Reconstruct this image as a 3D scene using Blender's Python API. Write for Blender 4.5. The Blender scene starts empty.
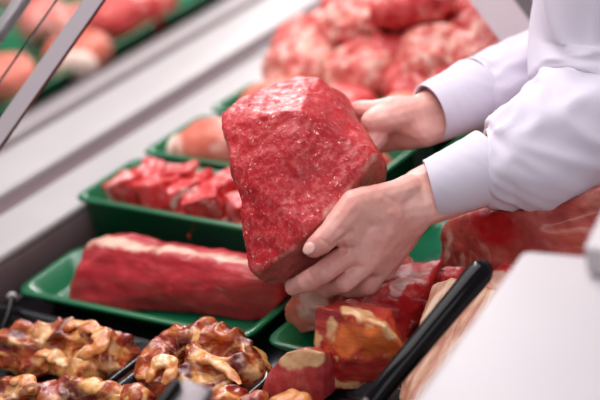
import bpy, bmesh, math, random
from mathutils import Vector, Matrix, noise
random.seed(7)
S = bpy.context.scene
COL = S.collection
# ------------------------------------------------------------------ camera frame
F = 1667.0
cU = Vector((1471, 1086, -F)).normalized()
t_ = F*F/(1471-1086*.165)
cX = -Vector((-t_, .165*t_, -F)).normalized()
cZ = cX.cross(cU).normalized()
cU = cZ.cross(cX).normalized()
RW = Matrix((cX, cU, cZ))            # camera -> world
CAM = Vector((1.45, -1.10, .887))
def E(px, py, d):
    """a point of the place at distance d along the view axis"""
    return CAM + RW @ Vector((px-300, 200-py, -F))*(d/F)
def W(px, py, z=0.0):
    """a point of the place at height z"""
    r = RW @ Vector((px-300, 200-py, -F))
    return CAM + r*((z-CAM.z)/r.z)
cam = bpy.data.cameras.new('camera'); co = bpy.data.objects.new('camera', cam); COL.objects.link(co)
M4 = RW.to_4x4(); M4.translation = CAM; co.matrix_world = M4
cam.lens = 36*F/600; cam.sensor_width = 36; cam.clip_start = .05
cam.dof.use_dof = True; cam.dof.focus_distance = 1.69; cam.dof.aperture_fstop = 2.6; cam.dof.aperture_blades = 0
S.camera = co

# ------------------------------------------------------------------ materials
def new(name):
    m = bpy.data.materials.new(name); m.use_nodes = True
    nt = m.node_tree; b = nt.nodes['Principled BSDF']
    return m, nt, b
def N(nt, t, **k):
    n = nt.nodes.new(t)
    for a, v in k.items():
        if a in n.inputs.keys(): n.inputs[a].default_value = v
        else: setattr(n, a, v)
    return n
def ramp(nt, src, stops, interp='LINEAR'):
    r = nt.nodes.new('ShaderNodeValToRGB'); r.color_ramp.interpolation = interp
    e = r.color_ramp.elements
    while len(e) < len(stops): e.new(.5)
    for i, (p, c) in enumerate(stops):
        e[i].position = p
        e[i].color = (c, c, c, 1) if isinstance(c, (int, float)) else (*c, 1)
    nt.links.new(src, r.inputs[0]); return r.outputs[0]
def mix(nt, f, a, b):
    n = nt.nodes.new('ShaderNodeMix'); n.data_type = 'RGBA'
    for s, v in ((0, f), (6, a), (7, b)):
        if isinstance(v, (int, float)): n.inputs[s].default_value = v
        elif isinstance(v, tuple): n.inputs[s].default_value = (*v, 1)
        else: nt.links.new(v, n.inputs[s])
    return n.outputs[2]
def coords(nt, scale=(1, 1, 1), rot=(0, 0, 0), rnd=True):
    tc = nt.nodes.new('ShaderNodeTexCoord'); mp = nt.nodes.new('ShaderNodeMapping')
    mp.inputs['Scale'].default_value = scale; mp.inputs['Rotation'].default_value = rot
    src = tc.outputs['Object']
    if rnd:
        oi = nt.nodes.new('ShaderNodeObjectInfo'); ad = nt.nodes.new('ShaderNodeVectorMath'); ad.operation = 'ADD'
        sc = nt.nodes.new('ShaderNodeMath'); sc.operation = 'MULTIPLY'; sc.inputs[1].default_value = 7.0
        nt.links.new(oi.outputs['Random'], sc.inputs[0]); nt.links.new(src, ad.inputs[0]); nt.links.new(sc.outputs[0], ad.inputs[1]); src = ad.outputs[0]
    nt.links.new(src, mp.inputs['Vector']); return mp.outputs[0]
def noi(nt, vec, scale, detail=4, rough=.55, dist=0):
    n = N(nt, 'ShaderNodeTexNoise'); n.inputs['Scale'].default_value = scale; n.inputs['Detail'].default_value = detail
    n.inputs['Roughness'].default_value = rough; n.inputs['Distortion'].default_value = dist
    nt.links.new(vec, n.inputs['Vector']); return n.outputs[0]
def bump(nt, b, h, strength=.4, dist=.002):
    n = nt.nodes.new('ShaderNodeBump'); n.inputs['Strength'].default_value = strength; n.inputs['Distance'].default_value = dist
    nt.links.new(h, n.inputs['Height']); nt.links.new(n.outputs[0], b.inputs['Normal'])

def meat(name, dark, mid, light, fat, fat_lo=.62, fat_hi=.68, s=18, fs=22, stretch=(1, 1, 1), rot=(0, 0, 0), speck=0, rough=(.28, .5), bs=120, bstr=.35, sss=.12, coat=.12, vein=.0, fdist=1.5, alt=None, mfat=None, grain=0, gscale=(6,1,1), grot=(0,0,0), spec=.3, gs=55, crough=.2):
    m, nt, b = new(name)
    v = coords(nt, stretch, rot); v0 = coords(nt)
    base = ramp(nt, noi(nt, v, s, 5, .6, .6), [(.32, dark), (.5, mid), (.7, light)])
    fa = ramp(nt, noi(nt, v, fs, 3, .55, fdist), [(fat_lo, 0.), (fat_hi, 1.)])
    c = mix(nt, fa, base, fat)
    if vein:
        n = noi(nt, v, fs*.8, 2, .5, 1.2)
        ve = ramp(nt, n, [(.478, 0.), (.5, float(vein)), (.522, 0.)])
        c = mix(nt, ve, c, fat)
    if speck:
        sp = ramp(nt, noi(nt, coords(nt, (1, 1, 1), (.3, .6, .2)), 230, 2, .6, .4), [(.64, 0.), (.70, float(speck))])
        msk = ramp(nt, noi(nt, v0, 20, 2), [(.38, 0.), (.56, 1.)])
        mm = N(nt, 'ShaderNodeMath', operation='MULTIPLY'); nt.links.new(sp, mm.inputs[0]); nt.links.new(msk, mm.inputs[1])
        c = mix(nt, mm.outputs[0], c, fat)
    if grain:
        g = noi(nt, coords(nt, gscale, grot), gs, 3, .6, .3)
        c = mix(nt, ramp(nt, g, [(.50, 0.), (.66, float(grain))]), c, fat); c = mix(nt, ramp(nt, g, [(.34, float(grain)), (.48, 0.)]), c, dark)
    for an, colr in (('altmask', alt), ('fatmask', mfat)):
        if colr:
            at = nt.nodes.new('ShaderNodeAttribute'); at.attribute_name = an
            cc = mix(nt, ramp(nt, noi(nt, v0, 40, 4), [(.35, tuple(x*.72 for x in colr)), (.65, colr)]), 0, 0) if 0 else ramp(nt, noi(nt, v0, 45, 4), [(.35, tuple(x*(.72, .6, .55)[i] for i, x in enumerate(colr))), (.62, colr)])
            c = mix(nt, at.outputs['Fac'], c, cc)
    nt.links.new(c, b.inputs['Base Color']); b.inputs['Specular IOR Level'].default_value = spec
    h = noi(nt, v, bs, 5, .65)
    if grain:
        ad = N(nt, 'ShaderNodeMath', operation='MULTIPLY_ADD'); nt.links.new(g, ad.inputs[0]); ad.inputs[1].default_value = .8; nt.links.new(h, ad.inputs[2]); h = ad.outputs[0]
    nt.links.new(ramp(nt, noi(nt, v0, 30, 3), [(.35, rough[0]), (.7, rough[1])]), b.inputs['Roughness'])
    bump(nt, b, h, bstr, .004)
    b.inputs['Subsurface Weight'].default_value = sss; b.inputs['Subsurface Radius'].default_value = (1, .25, .2); b.inputs['Subsurface Scale'].default_value = .008
    b.inputs['Coat Weight'].default_value = coat; b.inputs['Coat Roughness'].default_value = crough
    return m
def plain(name, col, rough=.4, metal=0, var=.0, coat=0, s=8, bstr=0, bs=60, sss=0, spec=.5):
    m, nt, b = new(name)
    v = coords(nt, rnd=False); n = noi(nt, v, s, 3)
    a = tuple(x*(1-var) for x in col); c = tuple(min(1, x*(1+var)) for x in col)
    nt.links.new(ramp(nt, n, [(.3, a), (.7, c)]), b.inputs['Base Color'])
    b.inputs['Specular IOR Level'].default_value = spec; b.inputs['Roughness'].default_value = rough; b.inputs['Metallic'].default_value = metal; b.inputs['Coat Weight'].default_value = coat
    b.inputs['Subsurface Weight'].default_value = sss; b.inputs['Subsurface Radius'].default_value = (1, .35, .25); b.inputs['Subsurface Scale'].default_value = .006
    if bstr: bump(nt, b, noi(nt, v, bs, 4), bstr, .002)
    return m
FAT = (.86, .62, .48)
M = dict(
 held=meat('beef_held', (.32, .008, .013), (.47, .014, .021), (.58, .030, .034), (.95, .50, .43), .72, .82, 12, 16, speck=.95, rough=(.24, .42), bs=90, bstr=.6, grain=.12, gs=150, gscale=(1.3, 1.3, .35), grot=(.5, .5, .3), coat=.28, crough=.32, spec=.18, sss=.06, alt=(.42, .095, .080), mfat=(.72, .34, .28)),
 loin=meat('loin', (.34, .012, .020), (.50, .026, .036), (.62, .06, .065), (.75, .36, .30), .64, .80, 14, 22, (.5, 1.4, 1.4), vein=.0, rough=(.32, .5), coat=.15, grain=.10, gscale=(.35, 1.4, 1.4), mfat=(.80, .50, .38)),
 chunk=meat('stew_beef', (.46, .010, .014), (.64, .024, .028), (.74, .07, .065), (.95, .55, .52), .58, .70, 25, 30, rough=(.3, .5), grain=.25, gscale=(.5, 1.5, 1), mfat=(.86, .60, .52)),
 pork=meat('pork_pale', (.58, .11, .065), (.74, .21, .14), (.82, .36, .26), (.90, .64, .54), .56, .70, 10, 12, (1, .6, 1), rough=(.3, .5), mfat=(.84, .56, .42)),
 porkfat=meat('pork_fat', (.80, .52, .42), (.88, .66, .56), (.92, .76, .66), (.95, .8, .7), .6, .8, 20, 20),
 pile=meat('pile_pink', (.50, .04, .04), (.66, .13, .11), (.76, .28, .22), (.86, .52, .42), .48, .64, 34, 30, vein=.2, rough=(.35, .6)),
 pilered=meat('pile_red', (.42, .015, .020), (.58, .05, .05), (.66, .13, .11), (.80, .36, .30), .54, .68, 30, 28, rough=(.35, .6)),
 pilefat=meat('pile_fat', (.66, .26, .20), (.80, .50, .39), (.88, .66, .52), (.72, .28, .22), .54, .66, 30, 30, rough=(.35, .6)),
 neck=meat('marinated_neck', (.07, .006, .008), (.32, .022, .008), (.68, .15, .016), (.86, .42, .13), .54, .60, 22, 15, (1, 1, 1.6), rough=(.12, .34), bs=80, bstr=.4, coat=.4, sss=.05, vein=.25, mfat=(.80, .46, .20), alt=(.14, .012, .010), grain=.25, gscale=(.5, 1.2, 2), spec=.5),
 neckfat=meat('marinated_fat', (.50, .09, .015), (.72, .26, .06), (.82, .46, .18), (.88, .60, .32), .55, .7, 40, 40, rough=(.15, .4), bs=90, bstr=.5, coat=.5, spec=.5),
 ham=meat('smoked_ham', (.26, .010, .014), (.42, .020, .018), (.56, .055, .022), (.70, .16, .05), .60, .74, 16, 11, (.6, .6, 2.2), (.1, .2, 0), rough=(.2, .38), bs=70, bstr=.35, coat=.5, sss=.06, alt=(.74, .15, .02), mfat=(.84, .48, .22), grain=.2, gscale=(.5, .8, 2), spec=.45),
 hamface=meat('ham_cut_face', (.30, .018, .022), (.42, .035, .036), (.52, .07, .055), (.70, .3, .2), .66, .8, 24, 20, rough=(.3, .5), coat=.2, mfat=(.84, .54, .28), alt=(.6, .15, .04), grain=.18, gscale=(1.2, 1.2, .5)),
 bigbeef=meat('beef_quarter', (.28, .030, .025), (.46, .075, .055), (.60, .17, .12), (.72, .38, .30), .58, .7, 14, 12, (.7, 1, 1), vein=.35, rough=(.3, .5), alt=(.50, .008, .012), mfat=(.72, .42, .34)),
 belly=meat('belly_striped', (.42, .10, .06), (.60, .28, .17), (.76, .48, .31), (.84, .62, .44), .55, .68, 10, 20, (1, .2, .6), (0, 0, -.25), rough=(.35, .6), coat=.1, fdist=.4, grain=.7, gscale=(3, .25, 1), grot=(0, 0, -.25)),
 green=plain('green_plastic', (.001, .130, .045), .30, var=.12, coat=.2, bstr=.05),
 greensheen=plain('green_floor_sheen', (.004, .135, .06), .25, var=.15, coat=.3),  # tray green made paler, with the floor's reflection put into the colour
 black=plain('black_plastic', (.006, .006, .008), .22, var=.2, coat=.3),
 handle=plain('black_gloss', (.004, .003, .004), .10, coat=.0, spec=.2),
 steel=plain('brushed_steel', (.55, .47, .485), .5, .0, var=.04),
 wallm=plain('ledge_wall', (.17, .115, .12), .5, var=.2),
 rail=plain('grey_rail', (.30, .26, .265), .5, var=.05),
 strip_=plain('pale_edge_strip', (.66, .57, .59), .5, var=.03),
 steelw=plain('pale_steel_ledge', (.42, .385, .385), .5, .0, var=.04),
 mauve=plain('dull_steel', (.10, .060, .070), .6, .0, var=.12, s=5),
 darksteel=plain('dark_steel', (.19, .16, .17), .4, .5, var=.15),
 white=plain('white_enamel', (.52, .47, .485), .5, var=.02),
 floor=plain('floor_tile', (.35, .34, .34), .5, var=.1),
 redtrim=plain('red_seal', (.20, .02, .03), .5, var=.1),
 trouser=plain('white_trousers', (.72, .70, .76), .8, var=.04),
 hair=plain('brown_hair', (.06, .03, .015), .5, var=.3, s=80, bstr=.5),
 nail=plain('nail', (.80, .42, .37), .3, coat=.15),
 eye=plain('eye_white', (.8, .8, .8), .2), iris=plain('dark_iris', (.05, .03, .02), .2), lip=plain('lip', (.5, .18, .15), .4),
 tag=plain('white_card', (.85, .84, .84), .4),
)
# cloth and skin
m, nt, b = new('white_coat_cotton'); v = coords(nt, rnd=False)
nt.links.new(ramp(nt, noi(nt, v, 7, 3), [(.3, (.67, .605, .70)), (.7, (.72, .655, .755))]), b.inputs['Base Color'])
b.inputs['Roughness'].default_value = .85; b.inputs['Sheen Weight'].default_value = .2
bump(nt, b, noi(nt, v, 900, 2), .15, .0008); M['cloth'] = m
m, nt, b = new('skin'); v = coords(nt, rnd=False)
c = ramp(nt, noi(nt, v, 22, 4), [(.3, (.74, .31, .26)), (.55, (.84, .43, .365)), (.75, (.88, .53, .46))])
blush = ramp(nt, noi(nt, v, 90, 3), [(.5, 0.), (.75, .3)]); c = mix(nt, blush, c, (.60, .22, .18))
nt.links.new(c, b.inputs['Base Color']); b.inputs['Roughness'].default_value = .42
b.inputs['Subsurface Weight'].default_value = .25; b.inputs['Subsurface Radius'].default_value = (1, .35, .2); b.inputs['Subsurface Scale'].default_value = .006
vor = nt.nodes.new('ShaderNodeTexVoronoi'); vor.inputs['Scale'].default_value = 420; nt.links.new(v, vor.inputs['Vector'])
bump(nt, b, vor.outputs[0], .12, .001); M['skin'] = m
m, nt, b = new('clear_glass'); b.inputs['Base Color'].default_value = (.95, .93, .95, 1); b.inputs['Roughness'].default_value = .02
b.inputs['Transmission Weight'].default_value = 1; b.inputs['IOR'].default_value = 1.1; M['glass'] = m

# ------------------------------------------------------------------ object helpers
def tag(o, label=None, cat=None, group=None, kind=None):
    if label: o['label'] = label
    if cat: o['category'] = cat
    if group: o['group'] = group
    if kind: o['kind'] = kind
    return o
def obj(name, bm, mat, parent=None, smooth=True, loc=None):
    me = bpy.data.meshes.new(name); bm.normal_update()
    o = bpy.data.objects.new(name, me)
    if parent is None:
        if loc is None:
            xs = [v.co.x for v in bm.verts]; ys = [v.co.y for v in bm.verts]; zs = [v.co.z for v in bm.verts]
            loc = Vector(((min(xs)+max(xs))/2, (min(ys)+max(ys))/2, min(zs)))
        o.location = loc; off = Vector(loc)
    else:
        o.parent = parent; off = Vector((0, 0, 0)); p = parent
        while p: off += p.location; p = p.parent
    bmesh.ops.translate(bm, verts=bm.verts, vec=-off)
    bm.to_mesh(me); bm.free()
    for x in (mat if isinstance(mat, list) else [mat]): me.materials.append(x)
    if smooth:
        for p in me.polygons: p.use_smooth = True
    COL.objects.link(o); return o
def empty(name, loc):
    o = bpy.data.objects.new(name, None); o.location = loc; COL.objects.link(o); o.empty_display_size = .05; return o
def box(bm, x0, x1, y0, y1, z0, z1, bev=.002, seg=2):
    r = bmesh.ops.create_cube(bm, size=1)
    for v in r['verts']: v.co = Vector(((x0+x1)/2+v.co.x*(x1-x0), (y0+y1)/2+v.co.y*(y1-y0), (z0+z1)/2+v.co.z*(z1-z0)))
    if bev: bmesh.ops.bevel(bm, geom=list({e for v in r['verts'] for e in v.link_edges}), offset=bev, segments=seg, affect='EDGES', profile=.5)
def bar(bm, a, b, w, t, side, bev=.001):
    """flat bar from a to b, w wide along `side`, t thick"""
    a, b = Vector(a), Vector(b); d = (b-a); L = d.length; d.normalize()
    s = (Vector(side)-d*Vector(side).dot(d)).normalized(); n = d.cross(s)
    r = bmesh.ops.create_cube(bm, size=1)
    for v in r['verts']:
        q = v.co.copy(); v.co = (a+b)/2 + d*q.x*L + s*q.y*w + n*q.z*t
    if bev: bmesh.ops.bevel(bm, geom=list({e for v in r['verts'] for e in v.link_edges}), offset=bev, segments=2, affect='EDGES', profile=.5)
def tube(bm, pts, rad, n=16, cap=True, flat=1.0, up=None):
    """swept tube with round ends; rad is one radius per point"""
    P = [Vector(p) for p in pts]; rings = []
    prev = None
    for i, p in enumerate(P):
        d = (P[min(i+1, len(P)-1)]-P[max(i-1, 0)]).normalized()
        a = prev if prev is not None else (Vector(up) if up else Vector((0, 0, 1)) if abs(d.z) < .9 else Vector((1, 0, 0)))
        a = (a-d*a.dot(d)).normalized(); prev = a; c = d.cross(a)
        rings.append([bm.verts.new(p+(a*math.cos(2*math.pi*k/n)*flat+c*math.sin(2*math.pi*k/n))*rad[i]) for k in range(n)])
    for r0, r1 in zip(rings, rings[1:]):
        for k in range(n): bm.faces.new((r0[k], r0[(k+1) % n], r1[(k+1) % n], r1[k]))
    if cap: bm.faces.new(rings[0][::-1]); bm.faces.new(rings[-1])
    return rings
def spline(pts, n=6):
    """catmull-rom through points of any dimension"""
    P = [list(p) for p in pts]; out = []
    for i in range(len(P)-1):
        p0, p1, p2, p3 = P[max(i-1, 0)], P[i], P[i+1], P[min(i+2, len(P)-1)]
        for k in range(n):
            t = k/n
            out.append([.5*(2*b+(c-a)*t+(2*a-5*b+4*c-d)*t*t+(-a+3*b-3*c+d)*t**3) for a, b, c, d in zip(p0, p1, p2, p3)])
    out.append(P[-1]); return out
def hull(bm, pts):
    vs = [bm.verts.new(p) for p in pts]
    r = bmesh.ops.convex_hull(bm, input=vs)
    bad = [g for g in r['geom_interior'] if isinstance(g, bmesh.types.BMVert)]
    if bad: bmesh.ops.delete(bm, geom=bad, context='VERTS')
SPH = None
def sph_pts(c, r):
    global SPH
    if SPH is None:
        b = bmesh.new(); bmesh.ops.create_icosphere(b, subdivisions=2, radius=1); SPH = [v.co.copy() for v in b.verts]; b.free()
    c = Vector(c); return [c+p*r for p in SPH]
def caps(bm, *sph):
    pts = []
    for c, r in sph: pts += sph_pts(c, r)
    hull(bm, pts)
def paint(bm, name, lines, seed=0, warp=.004, soft=.3):
    """a pattern of the meat itself: 1 near the given curves (points, radius), broken up by noise"""
    lay = bm.verts.layers.float.get(name) or bm.verts.layers.float.new(name)
    for v in bm.verts:
        q = v.co; m_ = v[lay]
        n1 = noise.noise(q*70+Vector((seed, 0, 0)))*warp+noise.noise(q*200+Vector((seed, 5, 0)))*warp*.5
        for pts, r in lines:
            for a, b_ in zip(pts, pts[1:]):
                ab = b_-a; t = max(0, min(1, (q-a).dot(ab)/max(1e-9, ab.length_squared))); d_ = (q-(a+ab*t)).length+n1
                m_ = max(m_, min(1, max(0, (r*(1+soft)-d_)/(2*soft*r))))
        v[lay] = m_
    return bm
def WP(*pts): return [W(*p) for p in pts]
def remesh(bm, vox, smooth=3, fac=.5):
    me = bpy.data.meshes.new('tmp'); bm.to_mesh(me); bm.free()
    o = bpy.data.objects.new('tmp', me); COL.objects.link(o)
    r = o.modifiers.new('r', 'REMESH'); r.mode = 'VOXEL'; r.voxel_size = vox
    if smooth: s = o.modifiers.new('s', 'SMOOTH'); s.iterations = smooth; s.factor = fac
    dg = bpy.context.evaluated_depsgraph_get(); dg.update(); ev = o.evaluated_get(dg)
    out = bmesh.new(); out.from_mesh(ev.to_mesh()); ev.to_mesh_clear()
    bpy.data.objects.remove(o); bpy.data.meshes.remove(me)
    return out
def rough(bm, layers, seed=0, fn=None):
    """push vertices along their normals by layered noise [(amp, freq, ridged)]"""
    bm.normal_update(); off = Vector((seed*3.1, seed*1.7, seed*2.3))
    mv = []
    for v in bm.verts:
        d = 0
        for amp, fr, kind in layers:
            p = v.co*fr+off
            n = noise.noise(p)
            if kind == 'r': n = 1-2*abs(n)*1.6
            elif kind == 'v': n = noise.voronoi(p)[0][0]*1.4-.6
            elif kind == 'f': n = noise.fractal(p, 1.0, 2.0, 4)
            d += amp*n
        if fn: d += fn(v.co)
        mv.append(v.normal*d)
    for v, d in zip(bm.verts, mv): v.co += d
    return bm
def lump(c, size, rot=0, p=2.6, layers=(), seed=0, vox=None, tilt=0, roll=0, sub=4):
    """super-ellipsoid lump standing with its base near c"""
    bm = bmesh.new(); bmesh.ops.create_icosphere(bm, subdivisions=sub, radius=1)
    R = Matrix.Rotation(rot, 3, 'Z') @ Matrix.Rotation(tilt, 3, 'Y') @ Matrix.Rotation(roll, 3, 'X')
    for v in bm.verts:
        q = v.co.normalized(); k = (abs(q.x)**p+abs(q.y)**p+abs(q.z)**p)**(-1/p); q = q*k
        v.co = R @ Vector((q.x*size[0]/2, q.y*size[1]/2, q.z*size[2]/2))
    bmesh.ops.translate(bm, verts=bm.verts, vec=Vector(c)+Vector((0, 0, size[2]/2)))
    return rough(bm, layers, seed)
def rrect(x0, x1, y0, y1, r, z, n=6):
    out = []
    for cx, cy, a0 in ((x1-r, y1-r, 0), (x0+r, y1-r, 90), (x0+r, y0+r, 180), (x1-r, y0+r, 270)):
        for k in range(n+1):
            a = math.radians(a0+90*k/n); out.append(Vector((cx+r*math.cos(a), cy+r*math.sin(a), z)))
    return out
def tray(name, x0, x1, y0, y1, z, h, mat, label, cat='tray', group=None, r=.018, tap=.012, lip=.006, th=.003, floor_sheen=None):
    bm = bmesh.new(); rings = []
    def rg(ins, zz, rr): rings.append([bm.verts.new(p) for p in rrect(x0+ins, x1-ins, y0+ins, y1-ins, max(rr, .003), zz)])
    rg(tap+.006, z, r-.004); rg(tap, z+.005, r); rg(lip, z+h-.006, r); rg(lip*.15, z+h-.005, r); rg(0, z+h-.002, r); rg(lip*.3, z+h, r)
    rg(lip+th, z+h-.001, r); rg(tap+th, z+.008, r); rg(tap+th+.006, z+.004, r-.004)
    for a, b2 in zip(rings, rings[1:]):
        for k in range(len(a)): bm.faces.new((a[k], a[(k+1) % len(a)], b2[(k+1) % len(a)], b2[k]))
    bm.faces.new(rings[0][::-1]); bm.faces.new(rings[-1])
    o = obj(name, bm, mat); tag(o, label, cat, group)
    if floor_sheen:
        b2 = bmesh.new(); i = tap+th+.008; box(b2, x0+i, x1-i, y0+i, y1-i, z+.0045, z+.006, .0005); obj('floor_sheen', b2, floor_sheen, o)  # thin paler sheet painting a reflection onto the tray floor
    return o

# ------------------------------------------------------------------ the setting
bm = bmesh.new(); box(bm, -2.6, 2.6, -2.2, 4.2, -.95, -.90, 0); tag(obj('floor', bm, M['floor'], smooth=False), kind='structure')
bm = bmesh.new(); box(bm, -.018, .725, -.60, 2.2, -.06, 0.0, .003)
d = obj('display_deck', bm, M['black']); tag(d, 'black deck of the meat counter under all the trays', 'counter')
b2 = bmesh.new(); box(b2, -.016, .70, -.58, 2.18, -.90, -.062, .004); obj('cabinet_base', b2, M['darksteel'], d)
# long front ledge, in stepped steel profiles
led = empty('front_ledge', (-.16, .8, -.06))
tag(led, 'long pale steel ledge running diagonally along the front of the counter', 'ledge')
def strip(nm, x0, x1, z0, z1, mat, lab=None, bev=.004):
    b = bmesh.new(); box(b, x0, x1, -.7, 2.3, z0, z1, bev); o = obj(nm, b, mat, led)
    if lab: o['label'] = lab
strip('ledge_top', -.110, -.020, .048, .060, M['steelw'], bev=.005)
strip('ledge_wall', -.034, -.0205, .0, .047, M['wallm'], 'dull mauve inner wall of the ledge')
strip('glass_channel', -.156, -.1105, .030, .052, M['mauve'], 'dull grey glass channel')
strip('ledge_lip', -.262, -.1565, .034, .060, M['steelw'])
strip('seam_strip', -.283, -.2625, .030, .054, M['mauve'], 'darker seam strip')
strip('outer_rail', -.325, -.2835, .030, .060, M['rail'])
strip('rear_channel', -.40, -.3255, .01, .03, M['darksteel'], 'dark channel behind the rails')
b = bmesh.new(); box(b, -.40, -.0185, -.68, 2.28, -.90, -.001, .003); obj('ledge_base', b, M['darksteel'], led)
# solid stand-in for the counter's reflection beyond the ledge
bm = bmesh.new(); box(bm, -1.6, -.41, -.6, 2.4, -.90, 0, .003)
tag(obj('reflection_deck', bm, M['mauve']), 'grey deck standing in for a reflection beyond the diagonal ledge', 'counter')

# ------------------------------------------------------------------ green trays
tr_ = tray('green_tray', .010, .358, -.024, .094, 0, .030, M['green'], 'shallow green tray under the long loin of beef', r=.02, tap=.02, floor_sheen=M['greensheen'])
tr_.rotation_euler.z = .035
tray('green_tray', .374, .62, -.010, .128, 0, .026, M['green'], 'small shallow green tray under the pale pork piece, right of the loin', r=.02, tap=.018)
tray('green_bin', -.006, .345, .108, .226, 0, .083, M['green'], 'deep green bin filled with bright red beef chunks', 'bin', r=.014, tap=.008)
tray('green_bin', -.012, .345, .240, .362, 0, .082, M['green'], 'deep green bin holding pale pork pieces, second behind the loin', 'bin', r=.014, tap=.008)
tray('green_bin', -.012, .345, .376, .475, 0, .082, M['green'], 'deep green bin half hidden behind the top of the held beef', 'bin', r=.014, tap=.008)
tray('green_bin', .36, .60, .340, .46, 0, .068, M['green'], 'deep green bin behind the wrist of the near hand', 'bin', r=.014)
tray('green_tray', .365, .722, .135, .332, 0, .022, M['green'], 'wide green tray under the large beef quarter at right', r=.02, tap=.016, floor_sheen=M['greensheen'])
bm = bmesh.new(); box(bm, .0, .425, .485, 1.40, 0, .045, .003)
tag(obj('raised_shelf', bm, M['darksteel']), 'low dark riser under the far heap of meat', 'riser')
tray('green_tray', .0, .425, .487, 1.39, .045, .03, M['green'], 'long green tray under the far heap of mixed cuts', r=.02, tap=.016)

# ------------------------------------------------------------------ loin
def px(pts): return [E(*p) if len(p) == 3 and p[2] > 1 else W(*p) for p in pts]
bm = bmesh.new()
fl = W(66, 306, .007); fr = W(268, 322, .007)
hull(bm, [fl, fr, W(70, 282, .035), W(86, 241, .070), W(110, 246, .074), W(250, 263, .074), W(278, 280, .066), W(280, 300, .04),
          fl+Vector((.012, .062, 0)), fr+Vector((0, .062, 0)), W(90, 240, .070)+Vector((0, .030, -.006)), W(278, 268, .068)+Vector((0, .03, -.004)), fl+Vector((.006, .066, .035)), fr+Vector((.0, .066, .035))])
bm = rough(remesh(bm, .0022, 5), [(.004, 22, 'n'), (.0016, 70, 'n')], 1)
up_ = Vector((0, .009, -.001))
paint(bm, 'fatmask', [([p+up_ for p in WP((84, 240, .071), (110, 243, .075), (150, 248, .076), (200, 254, .076), (250, 261, .076), (276, 268, .07))], .011)], 1, .006)
lo = obj('beef_loin', bm, M['loin']); tag(lo, 'long trimmed loin of raw beef lying in the shallow green tray', 'meat')
# ------------------------------------------------------------------ held beef
bm = bmesh.new()
front = px([(221, 113, 1.745), (240, 97, 1.775), (275, 83, 1.80), (300, 76, 1.80), (319, 79, 1.79),
            (223, 128, 1.715), (262, 116, 1.695), (300, 108, 1.69), (328, 118, 1.695), (348, 138, 1.685), (378, 153, 1.68),
            (231, 160, 1.69), (239, 200, 1.685), (242, 240, 1.68), (249, 272, 1.672), (262, 274, 1.668),
            (300, 160, 1.668), (350, 172, 1.664), (338, 205, 1.654), (312, 229, 1.650), (294, 247, 1.652), (272, 263, 1.660), (290, 215, 1.652)])
back = px([(345, 94, 1.85), (357, 120, 1.83), (384, 162, 1.74), (385, 178, 1.75), (352, 212, 1.745), (322, 262, 1.725),
           (302, 284, 1.705), (268, 286, 1.70), (240, 150, 1.80), (250, 220, 1.76), (300, 90, 1.86)])
hull(bm, front+back)
bm = remesh(bm, .0022, 2)
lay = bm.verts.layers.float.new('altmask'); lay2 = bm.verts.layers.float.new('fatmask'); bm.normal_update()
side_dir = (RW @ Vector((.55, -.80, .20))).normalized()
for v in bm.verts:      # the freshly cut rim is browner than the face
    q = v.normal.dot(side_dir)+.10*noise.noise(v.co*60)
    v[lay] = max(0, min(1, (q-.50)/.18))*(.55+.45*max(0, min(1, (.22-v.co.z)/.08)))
rid = [E(*p) for p in [(249, 270, 1.668), (272, 263, 1.658), (294, 248, 1.650), (313, 230, 1.648), (352, 185, 1.662), (378, 153, 1.678)]]
# carve the slack hollows of the soft slab: left flank and along the ridge
hol = [(E(232, 205, 1.70), .020, .0050), (E(236, 235, 1.70), .018, .0035), (E(340, 132, 1.70), .026, .0060), (E(268, 190, 1.67), .03, .003), (E(300, 195, 1.655), .022, .004), (E(352, 120, 1.72), .02, .004), (E(300, 262, 1.69), .014, .003)]
mv = []
for v in bm.verts:
    d = 0
    for c_, r_, a_ in hol: d -= a_*math.exp(-((v.co-c_).length/r_)**2)
    mv.append(v.normal*d)
for v, d in zip(bm.verts, mv): v.co += d
bm = rough(bm, [(.0040, 22, 'n'), (.0016, 75, 'n'), (.0008, 200, 'n')], 5)
paint(bm, 'fatmask', [(rid[:3], .0022), (rid[3:], .0018), ([E(252, 276, 1.665), E(262, 280, 1.668)], .004)], 3, .004, .9)
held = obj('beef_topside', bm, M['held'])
tag(held, 'large thick piece of raw red beef held up in both hands', 'meat')

# ------------------------------------------------------------------ stew chunks
def place_lumps(name, label, cat, group, spots, mat, proto_specs):
    protos = []; out = []
    for s in proto_specs:
        bm = bmesh.new(); bmesh.ops.create_cube(bm, size=1); rr = random.Random(s['seed'])
        for v in bm.verts: v.co = Vector((v.co.x*s['size'][0], v.co.y*s['size'][1], v.co.z*s['size'][2]))+Vector([rr.uniform(-.0055, .0055) for _ in range(3)])
        bmesh.ops.translate(bm, verts=bm.verts, vec=Vector((0, 0, s['size'][2]/2)))
        bm = rough(remesh(bm, .0022, 4), [(.0035, 45, 'n'), (.0012, 120, 'n')], s['seed']); cc_ = Vector((0, 0, .03))
        paint(bm, 'fatmask', [([Vector((-.02, -.02, .02)), Vector((.0, -.018, .034))], .005)] if s['seed'] % 2 else [([Vector((-.02, 0, .035)), Vector((.02, .006, .036))], .003)], s['seed'], .008)
        me = bpy.data.meshes.new(name); bm.to_mesh(me); bm.free()
        for p in me.polygons: p.use_smooth = True
        me.materials.append(mat); protos.append(me)
    for i, (p, rz) in enumerate(spots):
        o = bpy.data.objects.new(name, protos[i % len(protos)]); o.location = p; o.rotation_euler = (random.uniform(-.3, .3), random.uniform(-.3, .3), rz)
        k = random.uniform(.85, 1.15); o.scale = (k, k, k); COL.objects.link(o)
        tag(o, label(i) if callable(label) else label, cat, group); out.append(o)
    return out
sp = []
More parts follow.
